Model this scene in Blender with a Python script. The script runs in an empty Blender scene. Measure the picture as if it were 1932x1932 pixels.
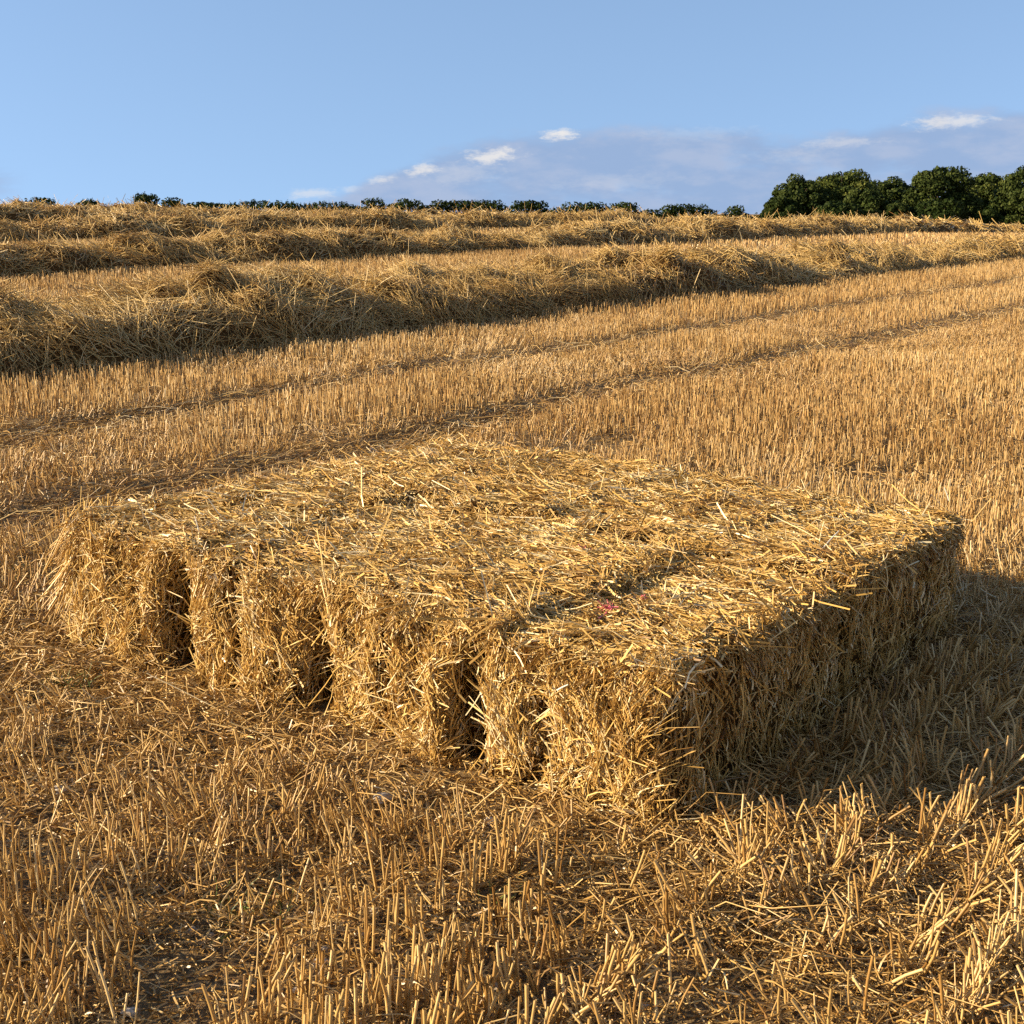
import bpy, math
import numpy as np

S = bpy.context.scene
RNG = np.random.default_rng(7)
R = math.radians

# ------------------------------------------------------------------ camera
EYE = 1.5
cam_d = bpy.data.cameras.new("camera")
cam = bpy.data.objects.new("camera", cam_d)
S.collection.objects.link(cam)
cam.location = (0, 0, EYE)
cam.rotation_euler = (R(90 - 12.28), 0, 0)
cam_d.sensor_fit = 'HORIZONTAL'
cam_d.angle = 2 * math.atan(966 / 2600)
cam_d.clip_start = 0.05
cam_d.clip_end = 6000
S.camera = cam

# ------------------------------------------------------------------ light
SUN_EL, SUN_AZ = R(22), R(-97)          # azimuth clockwise from +Y (camera forward)
sun_d = bpy.data.lights.new("sun", 'SUN')
sun_d.energy = 5.0
sun_d.angle = R(0.53)
sun_d.color = (1.0, 0.79, 0.50)
sun = bpy.data.objects.new("sun", sun_d)
S.collection.objects.link(sun)
sun.rotation_euler = (math.pi / 2 - SUN_EL, 0, math.pi - SUN_AZ)
S.view_settings.view_transform = 'Standard'
S.view_settings.look = 'None'
S.view_settings.exposure = 1.08
S.view_settings.gamma = 1.0
S.cycles.max_bounces = 8
S.cycles.diffuse_bounces = 4
S.cycles.glossy_bounces = 2
S.cycles.use_denoising = False

W = bpy.data.worlds.new("World")
S.world = W
W.use_nodes = True
nt = W.node_tree
N, LK = nt.nodes, nt.links
for n in list(N):
    N.remove(n)


def math_node(nt, op, a, b=None, c=None, clamp=False):
    m = nt.nodes.new('ShaderNodeMath')
    m.operation = op
    m.use_clamp = clamp
    for i, v in enumerate((a, b, c)):
        if v is None:
            continue
        if isinstance(v, (int, float)):
            m.inputs[i].default_value = v
        else:
            nt.links.new(v, m.inputs[i])
    return m.outputs[0]


def smooth(nt, v, lo, hi):
    m = nt.nodes.new('ShaderNodeMapRange')
    m.interpolation_type = 'SMOOTHSTEP'
    nt.links.new(v, m.inputs[0])
    m.inputs[1].default_value, m.inputs[2].default_value = lo, hi
    return m.outputs[0]


def mixc(nt, f, a, b):
    m = nt.nodes.new('ShaderNodeMix')
    m.data_type = 'RGBA'
    for sock, v in ((m.inputs[0], f), (m.inputs[6], a), (m.inputs[7], b)):
        if isinstance(v, (int, float)):
            sock.default_value = v
        elif isinstance(v, tuple):
            sock.default_value = (*v, 1)
        else:
            nt.links.new(v, sock)
    return m.outputs[2]


SKY_STRENGTH = 0.122
out = N.new('ShaderNodeOutputWorld')
bg = N.new('ShaderNodeBackground')
bg.inputs[1].default_value = SKY_STRENGTH
LK.new(bg.outputs[0], out.inputs[0])
sky = N.new('ShaderNodeTexSky')
sky.sky_type = 'NISHITA'
sky.sun_disc = False
sky.sun_elevation = SUN_EL
sky.sun_rotation = SUN_AZ
sky.altitude = 100
sky.air_density = 1.0
sky.dust_density = 0.2
sky.ozone_density = 1.0
tc = N.new('ShaderNodeTexCoord')
sep = N.new('ShaderNodeSeparateXYZ')
LK.new(tc.outputs['Generated'], sep.inputs[0])
az = math_node(nt, 'ARCTAN2', sep.outputs[0], sep.outputs[1])
el = math_node(nt, 'ARCSINE', sep.outputs[2])
# the low bank of cloud on the right of the view, by azimuth and elevation
cv = N.new('ShaderNodeCombineXYZ')
LK.new(math_node(nt, 'MULTIPLY', az, 1.0), cv.inputs[0])
LK.new(math_node(nt, 'MULTIPLY', el, 2.6), cv.inputs[1])


def noise_node(nt, vec, scale, detail=6, rough=0.6):
    n = nt.nodes.new('ShaderNodeTexNoise')
    nt.links.new(vec, n.inputs['Vector'])
    n.inputs['Scale'].default_value = scale
    n.inputs['Detail'].default_value = detail
    n.inputs['Roughness'].default_value = rough
    return n


n1 = noise_node(nt, cv.outputs[0], 16)
n2 = noise_node(nt, cv.outputs[0], 75, 7, 0.7)
n3 = noise_node(nt, cv.outputs[0], 9, 6, 0.6)
fc = N.new('ShaderNodeFloatCurve')
cm = fc.mapping
pts = [(0, .0), (.30, .0), (.345, .07), (.40, .30), (.45, .47), (.50, .56), (.60, .60), (.68, .60),
       (.71, .52), (.76, .58), (.83, .68), (1, .72)]
c0 = cm.curves[0]
c0.points[0].location = pts[0]
c0.points[1].location = pts[-1]
for p in pts[1:-1]:
    c0.points.new(*p)
cm.update()
LK.new(smooth(nt, az, -0.5, 0.5), fc.inputs[1])     # replaced below by a linear map
mr = N.new('ShaderNodeMapRange')
LK.new(az, mr.inputs[0])
mr.inputs[1].default_value, mr.inputs[2].default_value = -0.45, 0.45
LK.new(mr.outputs[0], fc.inputs[1])
edge = math_node(nt, 'MULTIPLY', fc.outputs[0], 0.1)
wob = math_node(nt, 'MULTIPLY', math_node(nt, 'SUBTRACT', n1.outputs[0], 0.5), 0.035)
gap = math_node(nt, 'SUBTRACT', math_node(nt, 'ADD', edge, wob), el)
bank = smooth(nt, gap, -0.002, 0.012)
bank = math_node(nt, 'MULTIPLY', bank, smooth(nt, n3.outputs[0], 0.20, 0.48))
bank = math_node(nt, 'MULTIPLY', bank, 0.88)
# small white tops, lit by the low sun
puff = None
for px, py, rx, ry, amp in ((1055, 262, 26, 8, 1), (930, 301, 40, 11, .9), (802, 324, 24, 10, .8), (732, 342, 20, 6, .65), (600, 367, 34, 8, .5),
                            (1765, 246, 52, 10, .7), (1570, 279, 52, 7, .35), (670, 359, 14, 5, .35), (870, 330, 60, 16, .22), (1160, 345, 90, 12, .15),
                            (1300, 262, 90, 9, .14), (1480, 300, 60, 10, .16), (-260, 330, 60, 10, .8)):
    a0, e0 = math.atan((px - 966) / 2600), (400 - py) / 2600
    dx = math_node(nt, 'MULTIPLY', math_node(nt, 'SUBTRACT', az, a0), 2600 / rx)
    dy = math_node(nt, 'MULTIPLY', math_node(nt, 'SUBTRACT', el, e0), 2600 / ry)
    dy = math_node(nt, 'SUBTRACT', dy, math_node(nt, 'MULTIPLY', dx, 0.25))
    d = math_node(nt, 'SQRT', math_node(nt, 'ADD', math_node(nt, 'MULTIPLY', dx, dx), math_node(nt, 'MULTIPLY', dy, dy)))
    d = math_node(nt, 'ADD', d, math_node(nt, 'MULTIPLY', math_node(nt, 'SUBTRACT', n2.outputs[0], 0.5), 4.6))
    p = math_node(nt, 'MULTIPLY', smooth(nt, math_node(nt, 'SUBTRACT', 1.0, d), -0.7, 1.0), amp)
    puff = p if puff is None else math_node(nt, 'MAXIMUM', puff, p)
# wisp at the far left
naz = math_node(nt, 'MULTIPLY', az, -1.0)
dl = math_node(nt, 'ABSOLUTE', math_node(nt, 'SUBTRACT', el, 0.020))
lw = math_node(nt, 'MULTIPLY', smooth(nt, naz, 0.325, 0.365), math_node(nt, 'SUBTRACT', 1.0, smooth(nt, dl, 0.004, 0.016)))
lw = math_node(nt, 'MULTIPLY', lw, smooth(nt, n1.outputs[0], 0.34, 0.55))
bank = math_node(nt, 'MAXIMUM', bank, math_node(nt, 'MULTIPLY', lw, 0.8))
zc = math_node(nt, 'ADD', math_node(nt, 'MULTIPLY', math_node(nt, 'MAXIMUM', sep.outputs[2], 0.0), 0.8), 0.33)
skv = N.new('ShaderNodeCombineXYZ')
LK.new(sep.outputs[0], skv.inputs[0])
LK.new(sep.outputs[1], skv.inputs[1])
LK.new(zc, skv.inputs[2])
LK.new(skv.outputs[0], sky.inputs[0])
CB = tuple(v / SKY_STRENGTH for v in (0.150, 0.208, 0.320))
CB2 = tuple(v / SKY_STRENGTH for v in (0.20, 0.24, 0.33))
CW = tuple(v / SKY_STRENGTH for v in (0.42, 0.405, 0.39))
bankc = mixc(nt, smooth(nt, n1.outputs[0], 0.42, 0.64), CB, CB2)
col = mixc(nt, bank, sky.outputs[0], bankc)
col = mixc(nt, math_node(nt, 'MULTIPLY', puff, 0.9), col, CW)
back = smooth(nt, sep.outputs[1], -0.1, -0.5)  # unseen warm cloud field behind the camera, added as fill light for the shade
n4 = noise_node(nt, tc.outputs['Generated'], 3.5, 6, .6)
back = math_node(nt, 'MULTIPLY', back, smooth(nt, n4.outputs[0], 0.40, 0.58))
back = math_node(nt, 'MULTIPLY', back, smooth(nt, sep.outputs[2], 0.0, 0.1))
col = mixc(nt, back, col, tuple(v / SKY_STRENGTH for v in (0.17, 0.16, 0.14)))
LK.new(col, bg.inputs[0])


# ------------------------------------------------------------------ numpy helpers
def hash3(i, j, k, seed):
    h = (i.astype(np.int64) * 374761393 + j.astype(np.int64) * 668265263 + k.astype(np.int64) * 2147483647 + seed * 974634777) & 0xFFFFFFFF
    h = ((h ^ (h >> 13)) * 1274126177) & 0xFFFFFFFF
    h = h ^ (h >> 16)
    return (h & 0xFFFF) / 32767.5 - 1.0


def vnoise(x, y, z=0.0, seed=0):
    x, y, z = np.broadcast_arrays(np.asarray(x, float), np.asarray(y, float), np.asarray(z, float))
    i, j, k = np.floor(x), np.floor(y), np.floor(z)
    fx, fy, fz = x - i, y - j, z - k
    fx, fy, fz = [f * f * (3 - 2 * f) for f in (fx, fy, fz)]
    r = 0
    for a in (0, 1):
        for b in (0, 1):
            for c in (0, 1):
                w = (fx if a else 1 - fx) * (fy if b else 1 - fy) * (fz if c else 1 - fz)
                r = r + w * hash3(i + a, j + b, k + c, seed)
    return r


def fbm(x, y, z=0.0, seed=0, octv=3):
    r, a, f = 0, 1.0, 1.0
    for o in range(octv):
        r = r + a * vnoise(np.asarray(x) * f, np.asarray(y) * f, np.asarray(z) * f, seed + o * 17)
        a *= 0.5
        f *= 2.03
    return r / 1.75


def unit(v):
    return v / np.maximum(np.linalg.norm(v, axis=-1, keepdims=True), 1e-9)


def sstep(v, lo, hi):
    t = np.clip((v - lo) / (hi - lo), 0, 1)
    return t * t * (3 - 2 * t)


VD = np.array([0.598, 0.802])           # along the drilled rows
UD = np.array([-0.802, 0.598])          # across them, away from the camera
TRACKS = (6.95, 5.27, 14.65, 12.97, 22.35, 20.67, 30.05, 28.37, -0.55, -2.4)


def to_uv(x, y):
    return x * UD[0] + y * UD[1], x * VD[0] + y * VD[1]


def track_amount(u, v):
    a = 0
    w = u + 0.10 * vnoise(v * 0.35, u * 0 + 3.0, 0, 5)
    for t in TRACKS:
        a = np.maximum(a, sstep(np.abs(w - t), 0.36, 0.14))
    return a


def land(x, y):
    x, y = np.asarray(x, float), np.asarray(y, float)
    yy = np.clip(y, -30, 95)
    z = 0.0242 * yy - 0.0012 * np.maximum(yy - 36, 0) ** 2 - 0.018 * np.clip(x, -70, 70)
    z = z - 0.09 * np.clip(y - 95, 0, 20)
    return z


def ground(x, y):
    x, y = np.asarray(x, float), np.asarray(y, float)
    u, v = to_uv(x, y)
    near = sstep(np.hypot(x, y), 45, 12)
    m = 0.012 * vnoise(x * 9, y * 9, 0, 1) + 0.018 * vnoise(x * 2.1, y * 2.1, 0, 2)
    return land(x, y) + near * (m - 0.035 * track_amount(u, v))


class Build:
    """Collects quads with a material slot and a per-vertex random value; links them as ONE mesh object."""

    def __init__(self):
        self.V, self.F, self.M, self.Q, self.SM, self.n = [], [], [], [], [], 0

    def add(self, V, F, mat=0, rnd=None, smooth=False):
        V = np.asarray(V, np.float32).reshape(-1, 3)
        F = np.asarray(F, np.int64).reshape(-1, 4)
        self.V.append(V)
        self.F.append(F + self.n)
        self.M.append(np.full(len(F), mat, np.int32))
        self.SM.append(np.full(len(F), smooth, bool))
        self.Q.append(np.zeros(len(V), np.float32) if rnd is None else np.broadcast_to(np.asarray(rnd, np.float32), (len(V),)))
        self.n += len(V)

    def strands(self, P, D, L, Rad, bend=0.0, segs=2, sides=3, rnd=None, mat=0, B=None, taper=1.0, arch=False):
        P = np.asarray(P, float)
        n = len(P)
        if n == 0:
            return
        D = unit(np.broadcast_to(np.asarray(D, float), (n, 3)))
        L = np.broadcast_to(np.asarray(L, float), (n,))[:, None]
        Rad = np.broadcast_to(np.asarray(Rad, float), (n,))
        ref = unit(RNG.normal(size=(n, 3)))
        s = unit(np.cross(D, ref))
        t = np.cross(D, s)
        if B is None:
            ph = RNG.uniform(0, 2 * np.pi, n)[:, None]
            B = (np.cos(ph) * s + np.sin(ph) * t) * np.broadcast_to(np.asarray(bend, float), (n,))[:, None]
        tt = np.linspace(0, 1, segs + 1)
        f = 4 * tt * (1 - tt) if arch else tt ** 2
        C = P[:, None] + D[:, None] * (L[:, None] * tt[None, :, None]) + B[:, None] * (L[:, None] * f[None, :, None])
        k = np.linspace(1, taper, segs + 1)
        rr = Rad[:, None] * k[None]
        if sides == 2:
            off = np.stack([s, -s], 1)
        else:
            an = np.arange(sides) * 2 * np.pi / sides
            off = np.cos(an)[None, :, None] * s[:, None] + np.sin(an)[None, :, None] * t[:, None]
        V = C[:, :, None] + off[:, None] * rr[:, :, None, None]
        K, Sd = segs + 1, sides
        base = np.arange(n)[:, None, None] * (K * Sd)
        kk = np.arange(segs)[None, :, None] * Sd
        js = np.arange(1 if sides == 2 else sides)[None, None, :]
        j2 = (js + 1) % Sd
        F = np.stack([base + kk + js, base + kk + j2, base + kk + Sd + j2, base + kk + Sd + js], -1)
        if rnd is None:
            rnd = RNG.random(n)
        self.add(V, F, mat, np.repeat(rnd, K * Sd), smooth=sides > 2)

    def grid(self, V, mat=0, rnd=None, flip=False):
        a, b = V.shape[:2]
        i = np.arange(a * b).reshape(a, b)
        F = np.stack([i[:-1, :-1], i[1:, :-1], i[1:, 1:], i[:-1, 1:]], -1)
        if flip:
            F = F[..., ::-1]
        self.add(V, F, mat, rnd, smooth=True)

    def link(self, name, mats, parent=None, loc=(0, 0, 0)):
        V = np.concatenate(self.V) - np.asarray(loc, np.float32)
        F = np.concatenate(self.F).astype(np.int32)
        me = bpy.data.meshes.new(name)
        me.vertices.add(len(V))
        me.vertices.foreach_set('co', V.ravel())
        me.loops.add(F.size)
        me.loops.foreach_set('vertex_index', F.ravel())
        me.polygons.add(len(F))
        me.polygons.foreach_set('loop_start', np.arange(0, F.size, 4, dtype=np.int32))
        me.polygons.foreach_set('material_index', np.concatenate(self.M))
        me.polygons.foreach_set('use_smooth', np.concatenate(self.SM))
        at = me.attributes.new('rnd', 'FLOAT', 'POINT')
        at.data.foreach_set('value', np.concatenate(self.Q).astype(np.float32))
        for m in mats:
            me.materials.append(m)
        me.update(calc_edges=True)
        o = bpy.data.objects.new(name, me)
        S.collection.objects.link(o)
        o.location = loc
        if parent is not None:
            o.parent = parent
        return o


def tag(o, label=None, cat=None, group=None, kind=None):
    for k, v in (('label', label), ('category', cat), ('group', group), ('kind', kind)):
        if v:
            o[k] = v
    return o


# ------------------------------------------------------------------ materials
def new_mat(name):
    m = bpy.data.materials.new(name)
    m.use_nodes = True
    t = m.node_tree
    b = t.nodes['Principled BSDF']
    return m, t, b


def ramp(t, v, stops):
    r = t.nodes.new('ShaderNodeValToRGB')
    e = r.color_ramp.elements
    e[0].position, e[0].color = stops[0][0], (*stops[0][1], 1)
    e[1].position, e[1].color = stops[-1][0], (*stops[-1][1], 1)
    for p, c in stops[1:-1]:
        x = e.new(p)
        x.color = (*c, 1)
    t.links.new(v, r.inputs[0])
    return r.outputs[0]


def straw_mat(name, stops, patch=0.25, patch_scale=1.5, rough=0.38, spec=0.5, transl=0.06):
    m, t, b = new_mat(name)
    a = t.nodes.new('ShaderNodeAttribute')
    a.attribute_name = 'rnd'
    g = t.nodes.new('ShaderNodeNewGeometry')
    n = noise_node(t, g.outputs['Position'], patch_scale, 3)
    v = math_node(t, 'ADD', a.outputs['Fac'], math_node(t, 'MULTIPLY', math_node(t, 'SUBTRACT', n.outputs[0], 0.5), patch), clamp=True)
    f = noise_node(t, g.outputs['Position'], 60, 2)
    v = math_node(t, 'ADD', v, math_node(t, 'MULTIPLY', math_node(t, 'SUBTRACT', f.outputs[0], 0.5), 0.25), clamp=True)
    c = ramp(t, v, stops)
    t.links.new(c, b.inputs['Base Color'])
    b.inputs['Roughness'].default_value = rough
    b.inputs['Specular IOR Level'].default_value = spec
    if transl:
        o = t.nodes['Material Output']
        tr = t.nodes.new('ShaderNodeBsdfTranslucent')
        t.links.new(c, tr.inputs[0])
        mx = t.nodes.new('ShaderNodeMixShader')
        mx.inputs[0].default_value = transl
        t.links.new(b.outputs[0], mx.inputs[1])
        t.links.new(tr.outputs[0], mx.inputs[2])
        t.links.new(mx.outputs[0], o.inputs[0])
    return m


M_STRAW = straw_mat('bale_straw', [(0, (.18, .085, .02)), (.25, (.38, .22, .058)), (.6, (.58, .365, .105)), (.88, (.74, .53, .20)), (1, (.84, .71, .44))])
M_STUB = straw_mat('stubble_straw', [(0, (.13, .062, .02)), (.3, (.34, .19, .065)), (.65, (.58, .385, .16)), (.92, (.72, .53, .27)), (1, (.80, .66, .43))])
M_STUB2 = straw_mat('golden_stubble_straw', [(0, (.13, .06, .016)), (.3, (.35, .195, .058)), (.65, (.58, .385, .145)), (.92, (.73, .54, .26)), (1, (.82, .66, .38))])
M_WIND = straw_mat('windrow_straw', [(0, (.22, .11, .03)), (.25, (.42, .26, .08)), (.6, (.60, .41, .145)), (.9, (.73, .53, .22)), (1, (.80, .65, .36))], patch_scale=0.8)
M_LITT = straw_mat('litter_straw', [(0, (.15, .075, .022)), (.35, (.36, .21, .06)), (.7, (.57, .37, .13)), (.95, (.72, .54, .26)), (1, (.82, .70, .46))])


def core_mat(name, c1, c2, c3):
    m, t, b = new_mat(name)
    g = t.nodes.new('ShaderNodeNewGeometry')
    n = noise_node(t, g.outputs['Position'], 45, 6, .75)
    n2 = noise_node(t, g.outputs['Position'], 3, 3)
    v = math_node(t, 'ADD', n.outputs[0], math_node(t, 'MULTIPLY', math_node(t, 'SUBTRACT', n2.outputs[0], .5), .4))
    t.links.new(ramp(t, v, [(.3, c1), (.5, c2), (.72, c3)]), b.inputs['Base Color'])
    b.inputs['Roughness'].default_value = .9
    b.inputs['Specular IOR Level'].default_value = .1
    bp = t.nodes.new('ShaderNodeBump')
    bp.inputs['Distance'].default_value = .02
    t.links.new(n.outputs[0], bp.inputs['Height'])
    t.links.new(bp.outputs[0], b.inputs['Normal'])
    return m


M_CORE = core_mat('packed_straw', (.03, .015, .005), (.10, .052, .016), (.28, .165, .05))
M_SOIL = core_mat('soil', (.12, .083, .046), (.25, .172, .092), (.42, .305, .16))

# ------------------------------------------------------------------ ground
def axis(dense, lo, hi, step, grow):
    a = list(np.arange(dense[0], dense[1] + step / 2, step))
    s = step
    while a[-1] < hi:
        s *= grow
        a.append(a[-1] + s)
    s = step
    while a[0] > lo:
        s *= grow
        a.insert(0, a[0] - s)
    return np.array(a)


gx, gy = axis((-3.5, 3.5), -2500, 2500, .07, 1.09), axis((.8, 9), -400, 4000, .07, 1.055)
X, Y = np.meshgrid(gx, gy, indexing='ij')
b = Build()
b.grid(np.stack([X, Y, ground(X, Y)], -1), flip=False)
tag(b.link('ground', [M_SOIL]), kind='structure')

# ------------------------------------------------------------------ straw bales (flat eight: four across, two long)
AX = np.array([0.588, 0.809, 0.0])
BX = np.array([0.809, -0.588, 0.0])
ZX = np.array([0.0, 0.0, 1.0])
LC = np.array([-1.42, 4.29, 0.0])       # outer left corner of the group
COLS = ((0.285, .60, .15), (0.84, .615, .14), (1.41, .64, .18), (1.925, .57, .02))
LEN = 0.99


class Bale:
    def __init__(s, ctr, half, yaw, roll, seed, grooves, pinch):
        s.pinch = pinch
        s.c, s.h, s.seed, s.gr = np.asarray(ctr), np.asarray(half), seed, grooves
        cy, sy = math.cos(yaw), math.sin(yaw)
        s.a = AX * cy + BX * sy
        s.b = BX * cy - AX * sy
        s.z = ZX * math.cos(roll) + s.b * math.sin(roll)
        s.b = s.b * math.cos(roll) - ZX * math.sin(roll)

    def surf(s, X):
        """local box-surface points -> displaced local points, normals"""
        h, r = s.h, 0.026
        inner = np.clip(X, -(h - r), h - r)
        n = unit(X - inner)
        p = inner + r * n
        q = X + s.seed * 3.7
        d = 0.020 * fbm(q[:, 0] * 6, q[:, 1] * 6, q[:, 2] * 6, s.seed) + 0.010 * vnoise(q[:, 0] * 22, q[:, 1] * 22, q[:, 2] * 22, s.seed + 9)
        # flakes: shallow ribs across the bale
        d = d + 0.009 * np.sin(q[:, 0] * 2 * np.pi / 0.11 + 2 * vnoise(q[:, 0] * 3, q[:, 1] * 3, q[:, 2] * 3, s.seed)) * (1 - np.abs(n[:, 0]))
        side = np.abs(n[:, 1])
        xe = X[:, 0] + h[0]
        wb = 1 + .25 * vnoise(q[:, 2] * 5, 0, 0, s.seed + 3)
        d = d - side * .012 * sstep(h[0] - X[:, 0], .1, 0)
        end = np.abs(n[:, 0])
        yb = X[:, 1] / h[1]
        zz = X[:, 2] / h[2]
        bul = 0.02 * (1 - yb ** 4) + 0.04 * fbm(q[:, 1] * 7, q[:, 2] * 4, 0, s.seed + 31)
        for g, dep, wd in s.gr:
            gy_ = X[:, 1] - g - 0.03 * vnoise(q[:, 2] * 6, 0, 0, s.seed + 4)
            bul = bul - 1.5 * dep * np.exp(-(gy_ / wd) ** 2)
        bul = bul + 0.018 * np.abs(zz) ** 3 * (zz < 0)
        d = d + end * bul
        p = p + n * d[:, None]
        p[:, 1] -= np.maximum(yb, 0) ** 1.3 * s.pinch * wb * sstep(xe, .48, .14) * (1 - .85 * sstep(zz, .72, 1.0))
        p[:, 1] -= np.minimum(yb, 0) * .025 * sstep(xe, .12, .0)
        return p, n

    def world(s, p):
        return s.c + p[:, :1] * s.a + p[:, 1:2] * s.b + p[:, 2:] * s.z

    def wdir(s, d):
        return d[:, :1] * s.a + d[:, 1:2] * s.b + d[:, 2:] * s.z

    def face_pts(s, ax, sg, n, over=0.0):
        X = np.zeros((n, 3))
        for k in range(3):
            X[:, k] = sg * s.h[k] if k == ax else RNG.uniform(-1, 1, n) * (s.h[k] + over)
        return X

    def build(s, dens):
        bd = Build()
        # packed core
        for ax in range(3):
            for sg in (-1, 1):
                o = [k for k in range(3) if k != ax]
                na, nb = max(6, int(s.h[o[0]] * 2 / .025)), max(6, int(s.h[o[1]] * 2 / .025))
                A, Bb = np.meshgrid(np.linspace(-1, 1, na) * s.h[o[0]], np.linspace(-1, 1, nb) * s.h[o[1]], indexing='ij')
                X = np.zeros((na * nb, 3))
                X[:, ax] = sg * s.h[ax]
                X[:, o[0]], X[:, o[1]] = A.ravel(), Bb.ravel()
                p, n = s.surf(X)
                bd.grid(s.world(p - n * 0.006).reshape(na, nb, 3), mat=1, flip=(sg > 0) == (ax == 1))
        for ax, sg, den in dens:
            o = [k for k in range(3) if k != ax]
            area = 4 * s.h[o[0]] * s.h[o[1]]
            cnt = int(area * den)
            X = s.face_pts(ax, sg, cnt)
            p, n = s.surf(X)
            e = np.abs(n[:, :1])
            t1 = unit(np.cross(np.array([[1.0, 0, 0]]) + 0 * n, n) + 1e-6)   # within the flake plane
            if ax == 0:
                q = X + s.seed * 1.3
                ang = np.pi / 2 + 1.5 * fbm(q[:, 1] * 4, q[:, 2] * 3.2, 0, s.seed + 77, 2) + RNG.normal(0, .50, cnt)
                d = np.stack([np.zeros(cnt), np.cos(ang), np.sin(ang)], 1)
            else:
                ang = RNG.normal(0, .55 if ax == 2 else .42, cnt)
                wild = RNG.random(cnt) < .15
                ang = np.where(wild, RNG.uniform(-1.57, 1.57, cnt), ang)
                t2 = np.cross(n, t1)
                d = t1 * np.cos(ang)[:, None] + t2 * np.sin(ang)[:, None]
            nb = max(4, int(area * (420 if ax == 0 else 260)))
            cb = s.face_pts(ax, sg, nb)
            pick = np.flatnonzero(RNG.random(cnt) < (.62 if ax == 0 else .42))
            who = RNG.integers(0, nb, len(pick))
            if ax == 0:
                ab = np.pi / 2 + 1.2 * fbm(cb[:, 1] * 5, cb[:, 2] * 4, 0, s.seed + 78, 2) + RNG.normal(0, .5, nb)
                db = np.stack([0 * ab, np.cos(ab), np.sin(ab)], 1)
                wx, wl = .016, .045
            else:
                ab = RNG.normal(0, .6, nb)
                _, nb_ = s.surf(cb)
                u1 = unit(np.cross(np.array([[1.0, 0, 0]]) + 0 * nb_, nb_) + 1e-6)
                db = u1 * np.cos(ab)[:, None] + np.cross(nb_, u1) * np.sin(ab)[:, None]
                wx, wl = .014, .035
            fn = np.zeros(3)
            fn[ax] = sg
            pb = np.cross(np.broadcast_to(fn, db.shape), db)
            X[pick] = cb[who] + db[who] * RNG.normal(0, wl, (len(pick), 1)) + pb[who] * RNG.normal(0, wx, (len(pick), 1))
            for kx in range(3):
                X[:, kx] = np.clip(X[:, kx], -s.h[kx], s.h[kx])
            X[:, ax] = sg * s.h[ax]
            p, n = s.surf(X)
            lift = np.zeros(cnt)
            lift[pick] = RNG.uniform(-.004, .014, nb)[who]
            p = p + n * lift[:, None]
            d[pick] = db[who] + RNG.normal(0, .16, (len(pick), 3))
            tone = np.zeros(cnt)
            tone[pick] = RNG.normal(.03, .14, nb)[who]
            bb_ = np.zeros((cnt, 3))
            bb_[pick] = (RNG.normal(0, .35, (nb, 1)) * pb)[who]
            tilt = np.abs(RNG.normal(0, .13, cnt)) * np.where(RNG.random(cnt) < .05, 3.5, .8)
            rim_ = np.max(np.abs(X[:, o]) / s.h[o], 1)
            for k_ in range(3):
                if k_ != ax:
                    d[:, k_] *= np.where((np.abs(X[:, k_]) > s.h[k_] - .035) & (RNG.random(cnt) < .95), .15, 1.0)
            tilt = np.where(rim_ > .86, tilt * .3, tilt)
            d = unit(d - n * np.sum(d * n, 1, keepdims=True) + n * np.tan(np.clip(tilt, 0, 1.1))[:, None])
            L = RNG.gamma(2.2, .0165, cnt) + .012
            L = np.clip(L, .02, .22)
            dep = RNG.uniform(-.012, .009, cnt) if ax != 1 else RNG.uniform(-.010, .018, cnt)
            L = L * (.85 if ax == 0 else 1.0)
            p0_ = 0
            B = -n * RNG.uniform(0, .35, cnt)[:, None] + RNG.normal(0, .12, (cnt, 3)) + bb_
            L[pick] *= 1.2
            L = np.where(tilt > .4, np.minimum(L, .055), L)
            rim = np.max(np.abs(X[:, [k_ for k_ in range(3) if k_ != ax]]) / s.h[[k_ for k_ in range(3) if k_ != ax]], 1)
            dep = np.where(rim > .9, dep - .008, dep)
            p0 = p + n * dep[:, None] - d * (L * RNG.uniform(.35, .65, cnt))[:, None]
            pw, dw, bw = s.world(p0), s.wdir(d), s.wdir(B)
            leaf = RNG.random(cnt) < .55
            k = ~leaf
            rn = np.clip(RNG.beta(2.6, 1.7, cnt) + tone + .22 * vnoise(X[:, 0] * 9, X[:, 1] * 9, X[:, 2] * 9, s.seed + 5), 0, 1)
            bd.strands(pw[k], dw[k], L[k], RNG.uniform(.0010, .0020, k.sum()), segs=2, sides=3, rnd=rn[k], B=bw[k])
            bd.strands(pw[leaf], dw[leaf], L[leaf] * .8, RNG.uniform(.0013, .0029, leaf.sum()), segs=3, sides=2, rnd=rn[leaf], B=bw[leaf] * 3)
            # long stems lying over the face
            cn = int(cnt * (.022 if ax else .022))
            X = s.face_pts(ax, sg, cn)
            for k_ in o:
                X[:, k_] *= .74 if ax == 0 else .85
            p, n = s.surf(X)
            d = unit(RNG.normal(size=(cn, 3)))
            if ax == 0:
                d[:, 2] -= .8
            d = unit(d - n * np.sum(d * n, 1, keepdims=True) + n * RNG.uniform(-.05, .16, cn)[:, None])
            L = RNG.uniform(.06, .16, cn)
            bd.strands(s.world(p + n * .004 - d * (L * .5)[:, None]), s.wdir(d), L, RNG.uniform(.0014, .0024, cn),
                       segs=3, sides=3, rnd=RNG.uniform(.45, 1.0, cn), bend=RNG.uniform(0, .25, cn))
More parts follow.
